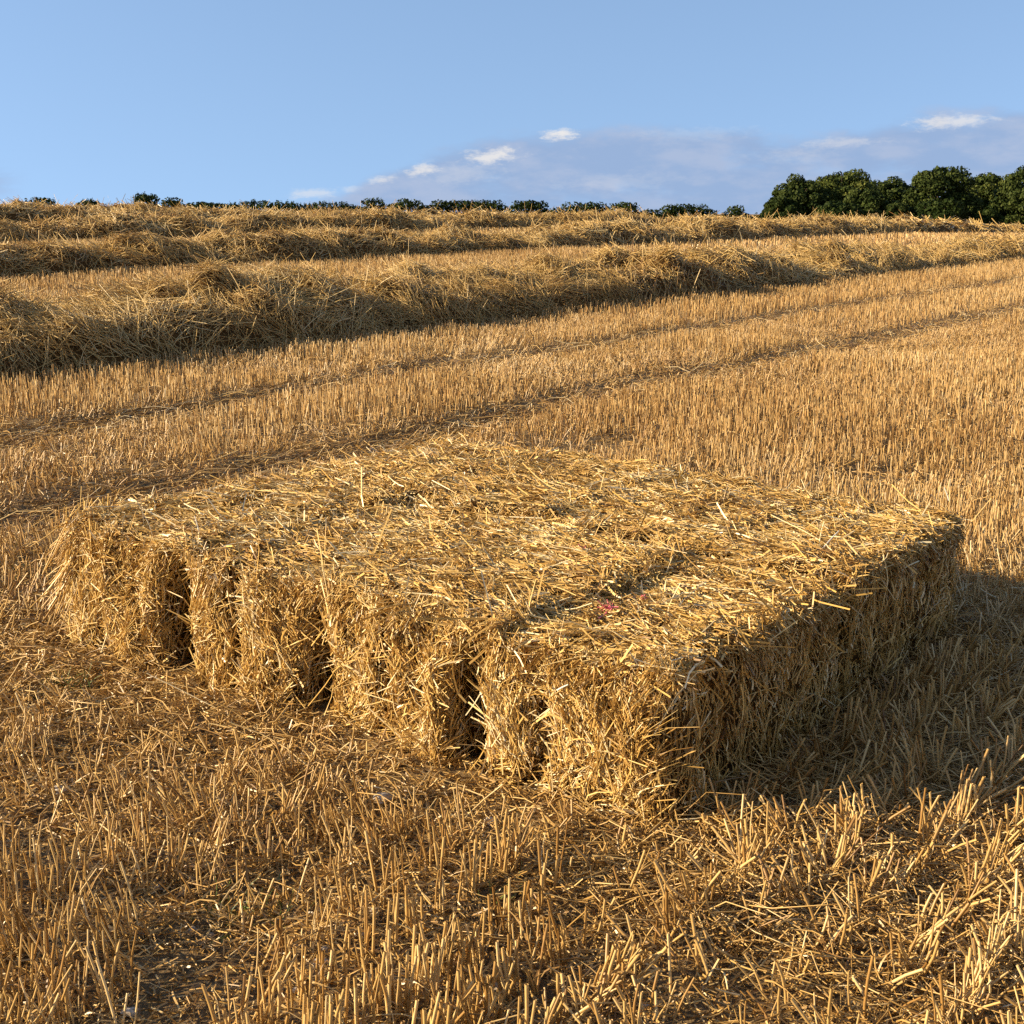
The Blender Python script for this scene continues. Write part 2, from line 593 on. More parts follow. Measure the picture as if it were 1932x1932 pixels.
        # ragged fringe along the long top edges and the top end edges
        for ax, sg in ((1, 1), (1, -1), (0, -1), (0, 1)):
            cn = int((1500 if ax == 1 else 600) * s.h[1 - ax] * 2)
            X = np.zeros((cn, 3))
            X[:, ax] = sg * s.h[ax]
            X[:, 1 - ax] = RNG.uniform(-1, 1, cn) * s.h[1 - ax]
            X[:, 2] = s.h[2] - RNG.uniform(0, .05, cn)
            p, n = s.surf(X)
            d = RNG.normal(0, .5, (cn, 3))
            d[:, ax] += sg * .7
            d[:, 2] -= .1
            L = RNG.uniform(.02, .075, cn)
            B = np.array([0, 0, -1.0]) * RNG.uniform(0.1, .7, cn)[:, None]
            if ax == 1:
                kf = X[:, 0] > -s.h[0] + .30
                p, d, L, B = p[kf], d[kf], L[kf], B[kf]
                cn = int(kf.sum())
            d = unit(d)
            bd.strands(s.world(p - d * (L * .45)[:, None]), s.wdir(d), L, RNG.uniform(.0012, .0024, cn), segs=3, sides=3, B=s.wdir(B))
        return bd


BALES = {}
col_names = ('outer left', 'second from the left', 'third from the left', 'right-hand')
labels = {
    (0, 0): 'straw bale at the left corner of the block, its lit end splaying loose straw',
    (1, 0): 'straw bale with its lit end between the two left dark gaps',
    (2, 0): 'straw bale with a curled fold in its lit end, left of the widest dark gap',
    (3, 0): 'nearest straw bale, at the front corner, with lit end and shaded side',
    (0, 1): 'straw bale at the far left edge of the block behind the splayed corner bale',
    (1, 1): 'back straw bale second in from the left edge, only its top showing',
    (2, 1): 'back straw bale beside the shaded-side column, only its top showing',
    (3, 1): 'straw bale at the far right corner with a dark shaded long side',
}
grv = {0: ((-.10, .05, .022), (.11, .02, .02)), 1: ((-.09, .055, .022), (.12, .02, .02)),
       2: ((-.07, .05, .02), (.09, .035, .02)), 3: ((-.115, .055, .025), (.12, .02, .02))}
seed = 11
for row in (0, 1):
    for ci, (cc, wd, pinch) in enumerate(COLS):
        seed += 5
        a0 = row * (LEN + .015) + LEN / 2 + (0.0, .012, -.006, 0.008)[ci] + (RNG.uniform(-.02, .02) if row else 0)
        if ci == 2 and row == 0:
            a0 += .015
        ctr = LC + BX * (cc + (RNG.uniform(-.015, .015) if row else 0)) + AX * a0
        hgt = .405 + RNG.uniform(-.012, .012)
        gz = float(land(ctr[0], ctr[1]))
        ctr = np.array([ctr[0], ctr[1], gz + hgt / 2 - .004])
        bl = Bale(ctr, (LEN / 2 - .012, wd / 2, hgt / 2), R((.4, -1.0, .8, 0)[ci] if row == 0 else RNG.uniform(-1.5, 1.5)),
                  R(1.2 if row == 0 and ci < 3 else RNG.uniform(-1, 1)), seed, grv[ci], pinch if row == 0 else .0)
        dens = [(2, 1, 30000), (0, -1, 32000 if row == 0 else 5000), (1, 1, 9500 if ci == 3 else (9000 if row == 0 else 3000)),
                (1, -1, 9000 if ci == 0 else 3000), (0, 1, 6000 if row == 1 else 2500)]
        bd = bl.build(dens)
        if ci == 0 and row == 0:      # sheaf of loose straw splaying off the left corner
            n = 420
            X = np.stack([-bl.h[0] + RNG.uniform(0, .22, n), np.full(n, -bl.h[1]), bl.h[2] * RNG.uniform(.2, 1, n)], 1)
            p, nn = bl.surf(X)
            d = unit(np.stack([RNG.normal(-.15, .25, n), RNG.normal(-.35, .2, n), RNG.normal(-1, .25, n)], 1))
            L = RNG.uniform(.10, .30, n)
            bd.strands(bl.world(p + nn * RNG.uniform(-.01, .03, n)[:, None] - d * (L * .25)[:, None]), bl.wdir(d), L, RNG.uniform(.0014, .0023, n), segs=3,
                       bend=RNG.uniform(0, .3, n), rnd=RNG.uniform(.3, 1, n))
        if row == 1:                  # tufts standing on the back bales
            for k in range(2 if ci < 3 else 0):
                n = 170
                c = np.array([RNG.uniform(-.1, .95) * bl.h[0], RNG.uniform(-.8, .8) * bl.h[1], bl.h[2]])
                P = c + RNG.normal(0, 1, (n, 3)) * np.array([.09, .09, .012])
                d = unit(np.stack([RNG.normal(0, .8, n), RNG.normal(0, .8, n), RNG.uniform(.02, .4, n)], 1))
                L = RNG.uniform(.05, .15, n)
                bd.strands(bl.world(P), bl.wdir(d), L, RNG.uniform(.0014, .0024, n), segs=3, B=np.array([0, 0, -.35]) + RNG.normal(0, .12, (n, 3)))
        base = (ctr[0], ctr[1], gz)
        o = bd.link('straw_bale', [M_STRAW, M_CORE], loc=base)
        tag(o, labels[(ci, row)], 'straw bale', 'eight straw bales laid flat in a block')
        BALES[(ci, row)] = (bl, o)

# ends of pink twine and pale stems showing on the bale tops (parts of their bales)
mt, t, bb = new_mat('pink_twine')
bb.inputs['Base Color'].default_value = (.72, .17, .21, 1)
bb.inputs['Roughness'].default_value = .5
mp, t, bb = new_mat('pale_stem')
bb.inputs['Base Color'].default_value = (.80, .76, .66, 1)
bb.inputs['Roughness'].default_value = .25


def on_bale(key, px, py):
    """ground-plan point at bale-top height along a pixel's ray -> the bale's own top surface"""
    bl, o = BALES[key]
    p = R(12.28)
    d = np.array([(px - 966) / 2600, 1, -(py - 966) / 2600])
    d = np.array([d[0], d[1] * math.cos(p) + d[2] * math.sin(p), -d[1] * math.sin(p) + d[2] * math.cos(p)])
    tt = (EYE - (bl.c[2] + bl.h[2])) / -d[2]
    return np.array([d[0] * tt, d[1] * tt, bl.c[2] + bl.h[2]])


def nearest_bale(px, py):
    best = None
    for k, (bl, o) in BALES.items():
        w = on_bale(k, px, py) - bl.c
        m = max(abs(w @ bl.a) / bl.h[0], abs(w @ bl.b) / bl.h[1])
        if best is None or m < best[0]:
            best = (m, k)
    return best[1]


for px, py, n, sz in ((1150, 1157, 24, .032), (1103, 1045, 14, .024), (1215, 1135, 7, .016)):
    k = nearest_bale(px, py)
    bl, o = BALES[k]
    c = on_bale(k, px, py) + np.array([0, 0, .012])
    bd = Build()
    d = unit(RNG.normal(0, 1, (n, 3)) * np.array([1, 1, .45]))
    bd.strands(c + RNG.normal(0, sz * .28, (n, 3)) * np.array([1, 1, .35]) - d * sz * .4, d, sz * RNG.uniform(.7, 1.3, n), .0017, bend=.6, segs=4, sides=4)
    if n > 10:
        for sg in (-1, 1):
            bd.strands((c + np.array([0, 0, -.004]))[None], (bl.a * sg + bl.b * .25 + np.array([0, 0, -.03]))[None], np.array([.11]), np.array([.0017]), bend=.12, segs=8, sides=5)
    tw = bd.link('twine', [mt])
    tw.parent = o
    tw.matrix_parent_inverse = o.matrix_world.inverted() if False else tw.matrix_parent_inverse
    tw.location = tuple(-np.array(o.location))
    tw['label'] = 'frayed end of pink baler twine'
for px, py, d, L in ((377, 1012, (-.15, .1, 1), .065), (1790, 944, (-.3, .1, 1), .05), (1545, 1045, (.45, .6, .35), .13), (1052, 1302, (.2, -.4, .3), .05)):
    k = nearest_bale(px, py)
    bl, o = BALES[k]
    c = on_bale(k, px, py) + np.array([0, 0, .0])
    bd = Build()
    bd.strands(c[None], np.array([d], float), np.array([L]), np.array([.0026]), bend=.08, segs=4, sides=5, taper=.6)
    tw = bd.link('pale_stem', [mp])
    tw.parent = o
    tw.location = tuple(-np.array(o.location))
    tw['label'] = 'bleached pale stem sticking out of the straw'

# ------------------------------------------------------------------ stubble
def in_bales(x, y, m=0.0):
    w = np.stack([x - LC[0], y - LC[1]], -1)
    a, bq = w @ AX[:2], w @ BX[:2]
    return (a > -m) & (a < 2 * LEN + .03 + m) & (bq > -m) & (bq < 2.19 + m)


WIND_U = [9.65] + [9.80 + 7.7 * k for k in range(1, 8)]


def in_windrow(u, v, wd=.78):
    r = np.zeros(len(u), bool)
    for c in WIND_U:
        r |= np.abs(u - c) < wd
    return r


def scatter(y0, y1, dens, slope=.46, side=2.0):
    w1 = slope * y1 + side
    n = int((y1 - y0) * 2 * w1 * dens)
    x, y = RNG.uniform(-w1, w1, n), RNG.uniform(y0, y1, n)
    k = np.abs(x) < slope * y + side
    return x[k], y[k]


def splay_zone(x, y):
    """0..1: trampled, flattened stubble round the bales and in the right foreground"""
    w = np.stack([x - LC[0], y - LC[1]], -1)
    a, bq = w @ AX[:2], w @ BX[:2]
    da = np.maximum(np.maximum(-a, a - 1.97), 0)
    db = np.maximum(np.maximum(-bq, bq - 2.19), 0)
    d = np.hypot(da, db)
    z = .75 * sstep(d, .42, .08)
    z = np.maximum(z, .85 * sstep(bq, 2.1, 2.5) * sstep(bq, 3.6, 3.0) * sstep(a, 2.6, 2.0))
    z = np.maximum(z, .45 * sstep(vnoise(x * 1.3, y * 1.3, 0, 61), .25, .7))
    z = np.maximum(z, .8 * sstep(a, .12, -.05) * sstep(bq, 1.05, .35) * sstep(a, -.75, -.4))
    return z


st = Build()
for y0, y1, dens, rad, segs, sides in ((1.0, 4.5, 1700, .0020, 3, 5), (4.5, 8, 1000, .0023, 2, 3), (8, 15, 900, .0026, 1, 3),
                                       (15, 30, 420, .0036, 1, 3), (30, 70, 120, .0065, 1, 2)):
    x, y = scatter(y0, y1, dens)
    u, v = to_uv(x, y)
    # pull the stems into drilled rows, in clumps along the row
    sp = .14
    ru = np.round(u / sp) * sp
    u = ru + (u - ru) * .42 + .012 * vnoise(v * 2, ru * 9, 0, 3)
    vc = .055 * np.round(v / .055) + .02 * vnoise(ru * 31, np.round(v / .055) * 7.3, 0, 8)
    v = np.where(RNG.random(len(v)) < .75, vc + RNG.normal(0, .008, len(v)), v)
    x, y = u * UD[0] + v * VD[0], u * UD[1] + v * VD[1]
    tr = track_amount(u, v)
    sz = splay_zone(x, y) if y0 < 8 else 0 * x
    thin = vnoise(x * 1.7, y * 1.7, 0, 21) + .7 * vnoise(x * 5, y * 5, 0, 22)
    keep = ~in_bales(x, y, .06) & ~in_windrow(u, v) & (RNG.random(len(x)) > tr * .72) & (RNG.random(len(x)) > sz * .50)
    keep &= (thin > -.75) | (y > 8)
    wq = np.stack([x - LC[0], y - LC[1]], -1)
    qa, qb = wq @ AX[:2], wq @ BX[:2]
    foot = (qa < .1) & (qa > -.34) & (qb > -.1) & (qb < 2.35)   # pressed down where the bales were slid into place
    keep &= ~foot | (RNG.random(len(x)) < .45)
    if y0 < 4:                       # the foreground is patchier: bare soil shows between the rows
        pt = vnoise(x * 2.3, y * 2.3, 0, 23) + .6 * vnoise(x * 6, y * 6, 0, 24)
        keep &= RNG.random(len(x)) < .38 + .68 * sstep(pt, -.5, .45)
    x, y, u, v, tr, sz, foot = [q[keep] for q in (x, y, u, v, tr, sz, foot)]
    n = len(x)
    P = np.stack([x, y, ground(x, y) - .004], 1)
    patch = sstep(vnoise(x * .55 + 7, y * .55, 0, 62) + .5 * vnoise(x * 1.9, y * 1.9, 0, 63), .15, .75) if y0 < 15 else 0 * x
    lean = np.abs(RNG.normal(0, .09, n)) + patch * RNG.uniform(0, .7, n) + tr * RNG.uniform(.3, 1.3, n) + sz * RNG.uniform(.0, .95, n)
    # stems of one clump lean the same way
    ca = 4 * vnoise(x * 5, y * 5, 0, 41) + RNG.normal(0, .9, n)
    D = np.stack([np.sin(lean) * np.cos(ca), np.sin(lean) * np.sin(ca), np.cos(lean)], 1)
    H = .116 * (1 + .16 * vnoise(x * .9, y * .9, 0, 12)) * (1 + RNG.normal(0, .16, n)) * (1 - .35 * tr)
    H = np.where(RNG.random(n) < .22, H * RNG.uniform(.35, .8, n), H)
    H = np.clip(H * (1 - .25 * patch) * np.where(foot, .6, 1.0), .02, .23)
    rn = np.clip(RNG.beta(3, 2.2, n) + .12 * vnoise(x * .6, y * .6, 0, 14), 0, 1)
    rr = rad * RNG.uniform(.55, 1.35, n)
    if y0 < 4:
        rr = rr * (1 + .38 * sstep((x - LC[0]) * BX[0] + (y - LC[1]) * BX[1], 1.5, 2.3))
    st.strands(P, D, H, rr, bend=np.abs(RNG.normal(0, .10, n)) + .15 * sz, segs=segs, sides=sides, rnd=rn, mat=1 if y0 < 4 else 0)
    if y0 < 8:                       # dead leaf blades and sheaths on the stems
        for rp in range(2 if y0 < 4 else 1):
            q = RNG.random(n) < (.85 if y0 < 4 else .5)
            m = q.sum()
            an = RNG.uniform(0, 2 * np.pi, m)
            el_ = RNG.uniform(.1, 1.2, m)
            D2 = np.stack([np.sin(el_) * np.cos(an), np.sin(el_) * np.sin(an), np.cos(el_)], 1)
            Lq = RNG.uniform(.02, .11, m)
            B = np.stack([np.cos(an) * .3, np.sin(an) * .3, -RNG.uniform(.3, 1.2, m)], 1)
            Pq = P[q] + D[q] * (H[q] * RNG.uniform(.0, .5, m))[:, None]
            st.strands(Pq, D2, Lq, RNG.uniform(.0008, .0024, m), segs=4, sides=2, B=B, rnd=rn[q] * .8, taper=.3, mat=1 if y0 < 4 else 0)
# a few whole stalks the cutter missed, beyond the first windrow
n = 90
v = RNG.uniform(3, 40, n)
u = 10.9 + np.abs(RNG.normal(0, .5, n))
x, y = u * UD[0] + v * VD[0], u * UD[1] + v * VD[1]
st.strands(np.stack([x, y, ground(x, y)], 1), np.stack([RNG.normal(0, .1, n), RNG.normal(0, .1, n), np.ones(n)], 1), RNG.uniform(.35, .62, n), .003, bend=.18, segs=4)
tag(st.link('stubble', [M_STUB, M_STUB2]), kind='stuff', label='cut cereal stubble standing in drilled rows')

# loose straw and chaff on the ground
lt = Build()
for y0, y1, dens, kind in ((1.0, 5.5, 12000, 'chaff'), (1.0, 6, 520, 'straw'), (6, 12, 1500, 'chaff'), (6, 14, 300, 'straw'), (14, 32, 80, 'straw')):
    x, y = scatter(y0, y1, dens)
    u, v = to_uv(x, y)
    pt = vnoise(x * 3, y * 3, 0, 51)
    k = ~in_bales(x, y, -.01) & ~in_windrow(u, v, .5) & (RNG.random(len(x)) < .5 + .5 * sstep(pt, -.5, .5))
    x, y, u, v = x[k], y[k], u[k], v[k]
    n = len(x)
    far = y0 >= 6
    an = RNG.uniform(0, 2 * np.pi, n)
    ti = RNG.normal(.08, .22, n)
    D = np.stack([np.cos(an) * np.cos(ti), np.sin(an) * np.cos(ti), np.sin(ti)], 1)
    if kind == 'chaff':
        L = RNG.uniform(.012, .06, n)
        P = np.stack([x, y, ground(x, y) + RNG.uniform(0, .014, n)], 1)
        lt.strands(P, D, L, RNG.uniform(.0009, .0021, n) * (1.6 if far else 1), bend=RNG.uniform(0, .5, n), segs=2, sides=2, rnd=RNG.beta(2, 2.2, n))
    else:
        L = np.clip(RNG.gamma(2.4, .032, n), .03, .24)
        P = np.stack([x, y, ground(x, y) + RNG.uniform(.003, .035, n)], 1)
        lt.strands(P, D, L, RNG.uniform(.0012, .0022, n) * (1.5 if far else 1), bend=RNG.uniform(0, .25, n), segs=3, sides=3, rnd=RNG.beta(2.4, 1.9, n), arch=True)
# thicker drift of straw against the bales, and in the wheel tracks
n = 26000
aa, bq = RNG.uniform(-.45, 2.6, n), RNG.uniform(-.45, 3.1, n)
x, y = LC[0] + AX[0] * aa + BX[0] * bq, LC[1] + AX[1] * aa + BX[1] * bq
k = ~in_bales(x, y, -.02) & (RNG.random(n) < .25 + .75 * ((bq > 2.15) | (aa > 1.95) | (bq < 0)))
x, y = x[k], y[k]
n = len(x)
an = RNG.uniform(0, 2 * np.pi, n)
ti = RNG.normal(.1, .2, n)
L = np.clip(RNG.gamma(2.6, .027, n), .02, .22)
lt.strands(np.stack([x, y, ground(x, y) + RNG.uniform(.002, .035, n)], 1), np.stack([np.cos(an) * np.cos(ti), np.sin(an) * np.cos(ti), np.sin(ti)], 1), L,
           RNG.uniform(.0011, .0021, n), bend=RNG.uniform(0, .3, n), segs=2, sides=3, rnd=RNG.beta(2.4, 1.7, n), arch=True)
for tu in (6.95, 5.27):
    n = 6500
    v = RNG.uniform(2, 30, n)
    u = tu + RNG.normal(0, .16, n)
    x, y = u * UD[0] + v * VD[0], u * UD[1] + v * VD[1]
    k = np.abs(x) < .46 * y + 2
    x, y = x[k], y[k]
    n = len(x)
    an = R(37) * -1 + np.pi / 2 + RNG.normal(0, .6, n)
    lt.strands(np.stack([x, y, ground(x, y) + RNG.uniform(.004, .04, n)], 1), np.stack([np.cos(an), np.sin(an), RNG.normal(.04, .12, n)], 1),
               RNG.uniform(.06, .3, n), .0024, bend=RNG.uniform(0, .2, n), segs=2, sides=3, arch=True)
tag(lt.link('loose_straw', [M_LITT]), kind='stuff', label='loose straw and chaff lying on the soil')

# ------------------------------------------------------------------ windrows
def windrow(k, v0, v1):
    uc = WIND_U[k]
    bd = Build()

    def prof(du, v):
        hw = (.92 if k == 0 else .80) + .08 * vnoise(v * .7, k * 5.0, 0, 71)
        hh = (.44 if k == 0 else .40) + .05 * vnoise(v * .45, k * 3.1, 0, 72) + .08 * vnoise(v * 1.0, k * 9.1, 0, 73)
        if k == 0:
            hh = hh * (1 - .26 * sstep(v, 14, 26))
        s_ = np.clip(1 - np.abs(du / hw) ** 2.6, 0, 1) ** .62
        h_ = hh * s_ * (1 + .26 * vnoise(v * 1.9, du * 2.4, k * 2.0, 74) + .18 * vnoise(v * 4.2, du * 4.2, k * 2.0, 75))
        return h_

    def place(du, v):
        cu = uc + .12 * vnoise(v * .25, k * 4.0, 0, 76)
        u = cu + du
        x, y = u * UD[0] + v * VD[0], u * UD[1] + v * VD[1]
        return np.stack([x, y, land(x, y) + prof(du, v) - .01], -1)

    nv = int((v1 - v0) / .10)
    du, vv = np.meshgrid(np.linspace(-1.0, 1.0, 35), np.linspace(v0, v1, nv), indexing='ij')
    g = place(du, vv)
    g[..., 2] -= .03
    bd.grid(g, mat=1, flip=True)
    for d0, d1, dens, rad, segs, sides in ((0, 17, 2200, .0026, 4, 3), (17, 30, 1000, .0042, 3, 3), (30, 48, 480, .0062, 2, 3), (48, 95, 150, .011, 2, 2)):
        n = int((v1 - v0) * 1.9 * dens)
        dq, vq = RNG.uniform(-.99, .99, n), RNG.uniform(v0, v1, n)
        x0, y0 = (uc + dq) * UD[0] + vq * VD[0], (uc + dq) * UD[1] + vq * VD[1]
        dist = np.hypot(x0, y0)
        kk = (dist >= d0) & (dist < d1) & (y0 > 1) & (np.abs(x0) < .46 * y0 + 3)
        dq, vq = dq[kk], vq[kk]
        n = len(dq)
        if n == 0:
            continue
        P = place(dq, vq)
        e = .05
        n1_ = place(dq + e, vq) - P
        n2_ = place(dq, vq + e) - P
        nn = unit(np.cross(n2_, n1_))
        nn *= np.sign(nn[:, 2:3] + 1e-9)
        flow = 3 * vnoise(vq * 1.7, dq * 1.7, k * 1.0, 78)
        an = flow + RNG.normal(0, .6, n)
        tq = unit(n1_) * np.cos(an)[:, None] + unit(n2_) * np.sin(an)[:, None]
        d = unit(tq + nn * np.abs(RNG.normal(.03, .24, n))[:, None])
        L = RNG.gamma(5, .05, n) * (1 + (d0 > 25) * .5)
        L = np.clip(L, .08, .6)
        up = RNG.uniform(-.07, .05, n)
        B = -nn * RNG.uniform(-.05, .5, n)[:, None] + RNG.normal(0, .2, (n, 3))
        rn = np.clip(RNG.beta(2.6, 2.0, n) + .2 * vnoise(vq * 1.1, dq * 2, k * 1.0, 79), 0, 1)
        bd.strands(P + nn * up[:, None] - d * (L * .45)[:, None], d, L, rad * RNG.uniform(.7, 1.25, n), segs=segs, sides=sides, rnd=rn, B=B)
    if k < 4:                        # tufts raked up along the ridge
        for _ in range(int((v1 - v0) * 2.2)):
            vt, dt = RNG.uniform(v0, v1), RNG.normal(0, .33)
            c0_ = place(np.array([dt]), np.array([vt]))[0]
            dist = math.hypot(c0_[0], c0_[1])
            if dist > 50 or abs(c0_[0]) > .46 * c0_[1] + 2:
                continue
            n = 70 if dist < 20 else 30
            main = unit(np.array([[RNG.normal(), RNG.normal(), RNG.uniform(-.1, .5)]]))
            d = unit(main + RNG.normal(0, .55, (n, 3)))
            L = RNG.uniform(.12, .38, n)
            P = c0_ + RNG.normal(0, .09, (n, 3)) * np.array([1, 1, .35])
            bd.strands(P - d * (L * .5)[:, None], d, L, (.0031 if dist < 17 else .0046 if dist < 30 else .006) * RNG.uniform(.7, 1.2, n), segs=3, sides=3,
                       B=np.array([0, 0, -.3]) + RNG.normal(0, .15, (n, 3)), rnd=np.clip(RNG.beta(2.6, 1.8, n) + RNG.normal(0, .1), 0, 1))
    vm = max(v0, 8)
    bx, by = uc * UD[0] + vm * VD[0], uc * UD[1] + vm * VD[1]
    o = bd.link('straw_windrow', [M_WIND, M_CORE], loc=(bx, by, float(land(bx, by))))
    return o


ordinal = ('nearest', 'second', 'third', 'fourth', 'fifth', 'sixth', 'seventh', 'eighth')
for k, uc in enumerate(WIND_U):
    # stretch of the row the view can take in, with a margin
    vs = np.linspace(-60, 110, 400)
    xs, ys = uc * UD[0] + vs * VD[0], uc * UD[1] + vs * VD[1]
    ok = (ys > 2) & (ys < 78) & (np.abs(xs) < .46 * ys + 3)
    o = windrow(k, vs[ok].min(), vs[ok].max())
    lb = ('long heap of loose straw nearest the bales, its near face in shade' if k == 0 else
          '%s heaped row of straw counting back from the bales%s' % (ordinal[k], ', just below the skyline' if k == 7 else ''))
    tag(o, lb, 'windrow', 'rows of raked straw across the field')

# ------------------------------------------------------------------ stones and weeds
m_st, t, bb = new_mat('flint')
g = t.nodes.new('ShaderNodeNewGeometry')
n_ = noise_node(t, g.outputs['Position'], 40, 5)
t.links.new(ramp(t, n_.outputs[0], [(.3, (.20, .15, .11)), (.5, (.42, .35, .27)), (.7, (.66, .60, .52))]), bb.inputs['Base Color'])
bb.inputs['Roughness'].default_value = .7


def pix_ground(px, py):
    p = R(12.28)
    d = np.array([(px - 966) / 2600, 1, -(py - 966) / 2600])
    d = np.array([d[0], d[1] * math.cos(p) + d[2] * math.sin(p), -d[1] * math.sin(p) + d[2] * math.cos(p)])
    tt = EYE / (-.018 * d[0] + .0242 * d[1] - d[2])
    x, y = d[0] * tt, d[1] * tt
    return x, y, float(ground(x, y)), math.hypot(tt * 1.0, 0)


def stone(px, py, rpx, label):
    x, y, z, dist = pix_ground(px, py)
    r = rpx / 2600 * dist * 1.05
    nu, nv = 8, 11
    th, ph = np.meshgrid(np.linspace(.02, np.pi - .02, nu), np.linspace(0, 2 * np.pi, nv), indexing='ij')
    d = np.stack([np.sin(th) * np.cos(ph), np.sin(th) * np.sin(ph), np.cos(th)], -1)
    s_ = RNG.integers(1000)
    q = 1 + .38 * vnoise(d[..., 0] * 1.6 + s_, d[..., 1] * 1.6, d[..., 2] * 1.6, 91) + .22 * vnoise(d[..., 0] * 3 + s_, d[..., 1] * 4, d[..., 2] * 4, 92)
    V = d * q[..., None] * r * np.array([RNG.uniform(.85, 1.25), RNG.uniform(.8, 1.1), RNG.uniform(.6, .85)])
    bd = Build()
    bd.grid(V + np.array([x, y, z + r * .45]))
    bd.SM[-1][:] = False
    o = bd.link('stone', [m_st], loc=(x, y, z))
    tag(o, label, 'stone', 'flints lying in the stubble')


plain = 'small pale flint lying among the stubble left of the nearest bale'
for px, py, rp, lb in ((112, 1498, 13, 'grey flint at the left edge of the foreground stubble'),
                       (722, 1527, 17, 'largest pale flint, on bare soil below the curled bale end'),
                       (770, 1505, 9, plain), (640, 1697, 10, plain), (706, 1722, 9, plain), (612, 1796, 10, plain), (604, 1816, 12, plain),
                       (680, 1766, 11, plain), (345, 1690, 9, plain), (300, 1682, 8, plain), (364, 1766, 9, plain), (398, 1768, 6, plain),
                       (935, 1858, 13, 'grey flint near the bottom middle among cut stems'), (830, 1893, 9, plain), (245, 1915, 14, plain),
                       (925, 1560, 12, 'tan flint at the foot of the nearest bale'), (1480, 1730, 9, 'pale flint chip in the right foreground stubble'),
                       (1215, 1905, 9, plain), (560, 1862, 8, plain), (742, 1752, 7, plain)):
    stone(px, py, rp, lb)

m_wd, t, bb = new_mat('weed_leaf')
a_ = t.nodes.new('ShaderNodeAttribute')
a_.attribute_name = 'rnd'
t.links.new(ramp(t, a_.outputs['Fac'], [(0, (.05, .09, .02)), (1, (.17, .22, .05))]), bb.inputs['Base Color'])
for px, py, n, sp, lb in ((14, 1085, 140, .11, 'green weeds beside the left corner bale'), (468, 1725, 70, .05, 'tuft of fine green weed among stems in the left foreground'),
                          (120, 1302, 40, .05, 'small green weed below the left corner bale'), (1150, 772, 90, .22, 'thin green weeds in the wheel track behind the bales'),
                          (930, 1700, 25, .03, 'sparse green sprig in the middle foreground')):
    x, y, z, dist = pix_ground(px, py)
    bd = Build()
    q = RNG.normal(0, sp, (n, 2))
    P = np.stack([x + q[:, 0], y + q[:, 1], ground(x + q[:, 0], y + q[:, 1])], 1)
    bd.strands(P, np.stack([RNG.normal(0, .6, n), RNG.normal(0, .6, n), np.ones(n)], 1), RNG.uniform(.02, .065, n), .0022, bend=.4, segs=3, sides=2, taper=.2)
    if sp > .2:
        tag(bd.link('weeds', [m_wd], loc=(x, y, z)), lb, kind='stuff')
    else:
        tag(bd.link('weed', [m_wd], loc=(x, y, z)), lb, 'weed')

# ------------------------------------------------------------------ hedge, bushes and the wood beyond the crest
def leaf_mat(name, stops):
    m, t, bb = new_mat(name)
    a = t.nodes.new('ShaderNodeAttribute')
    a.attribute_name = 'rnd'
    c = ramp(t, a.outputs['Fac'], stops)
    t.links.new(c, bb.inputs['Base Color'])
    bb.inputs['Roughness'].default_value = .6
    bb.inputs['Specular IOR Level'].default_value = .06
    return m


M_OAK = leaf_mat('oak_leaves', [(0, (.014, .027, .006)), (.5, (.036, .052, .013)), (1, (.08, .098, .024))])
M_ASH = leaf_mat('yellow_green_leaves', [(0, (.022, .036, .008)), (.5, (.055, .074, .017)), (1, (.12, .13, .03))])
M_HED = leaf_mat('hedge_leaves', [(0, (.010, .021, .004)), (.6, (.026, .040, .009)), (1, (.06, .078, .018))])
m_bk, t, bb = new_mat('bark')
bb.inputs['Base Color'].default_value = (.07, .05, .035, 1)
bb.inputs['Roughness'].default_value = .9


def leaves(bd, ctr, rad, n, size, mat=0, tone=0.0):
    """leaf-sized quads through the shell of one clump"""
    d = unit(RNG.normal(size=(n, 3)))
    rr = RNG.uniform(.55, 1.05, n) ** .6
    P = np.asarray(ctr) + d * rr[:, None] * np.asarray(rad)
    nm = unit(d + RNG.normal(0, .55, (n, 3)))
    s1 = unit(np.cross(nm, RNG.normal(size=(n, 3))))
    s2 = np.cross(nm, s1)
    z = size * RNG.uniform(.6, 1.3, n)[:, None]
    V = np.stack([P - s1 * z, P - s2 * z * .7, P + s1 * z, P + s2 * z * .7], 1)
    F = np.arange(4 * n).reshape(n, 4)
    rn = np.clip(RNG.beta(2, 2.4, n) + tone, 0, 1)
    bd.add(V, F, mat, np.repeat(rn, 4))


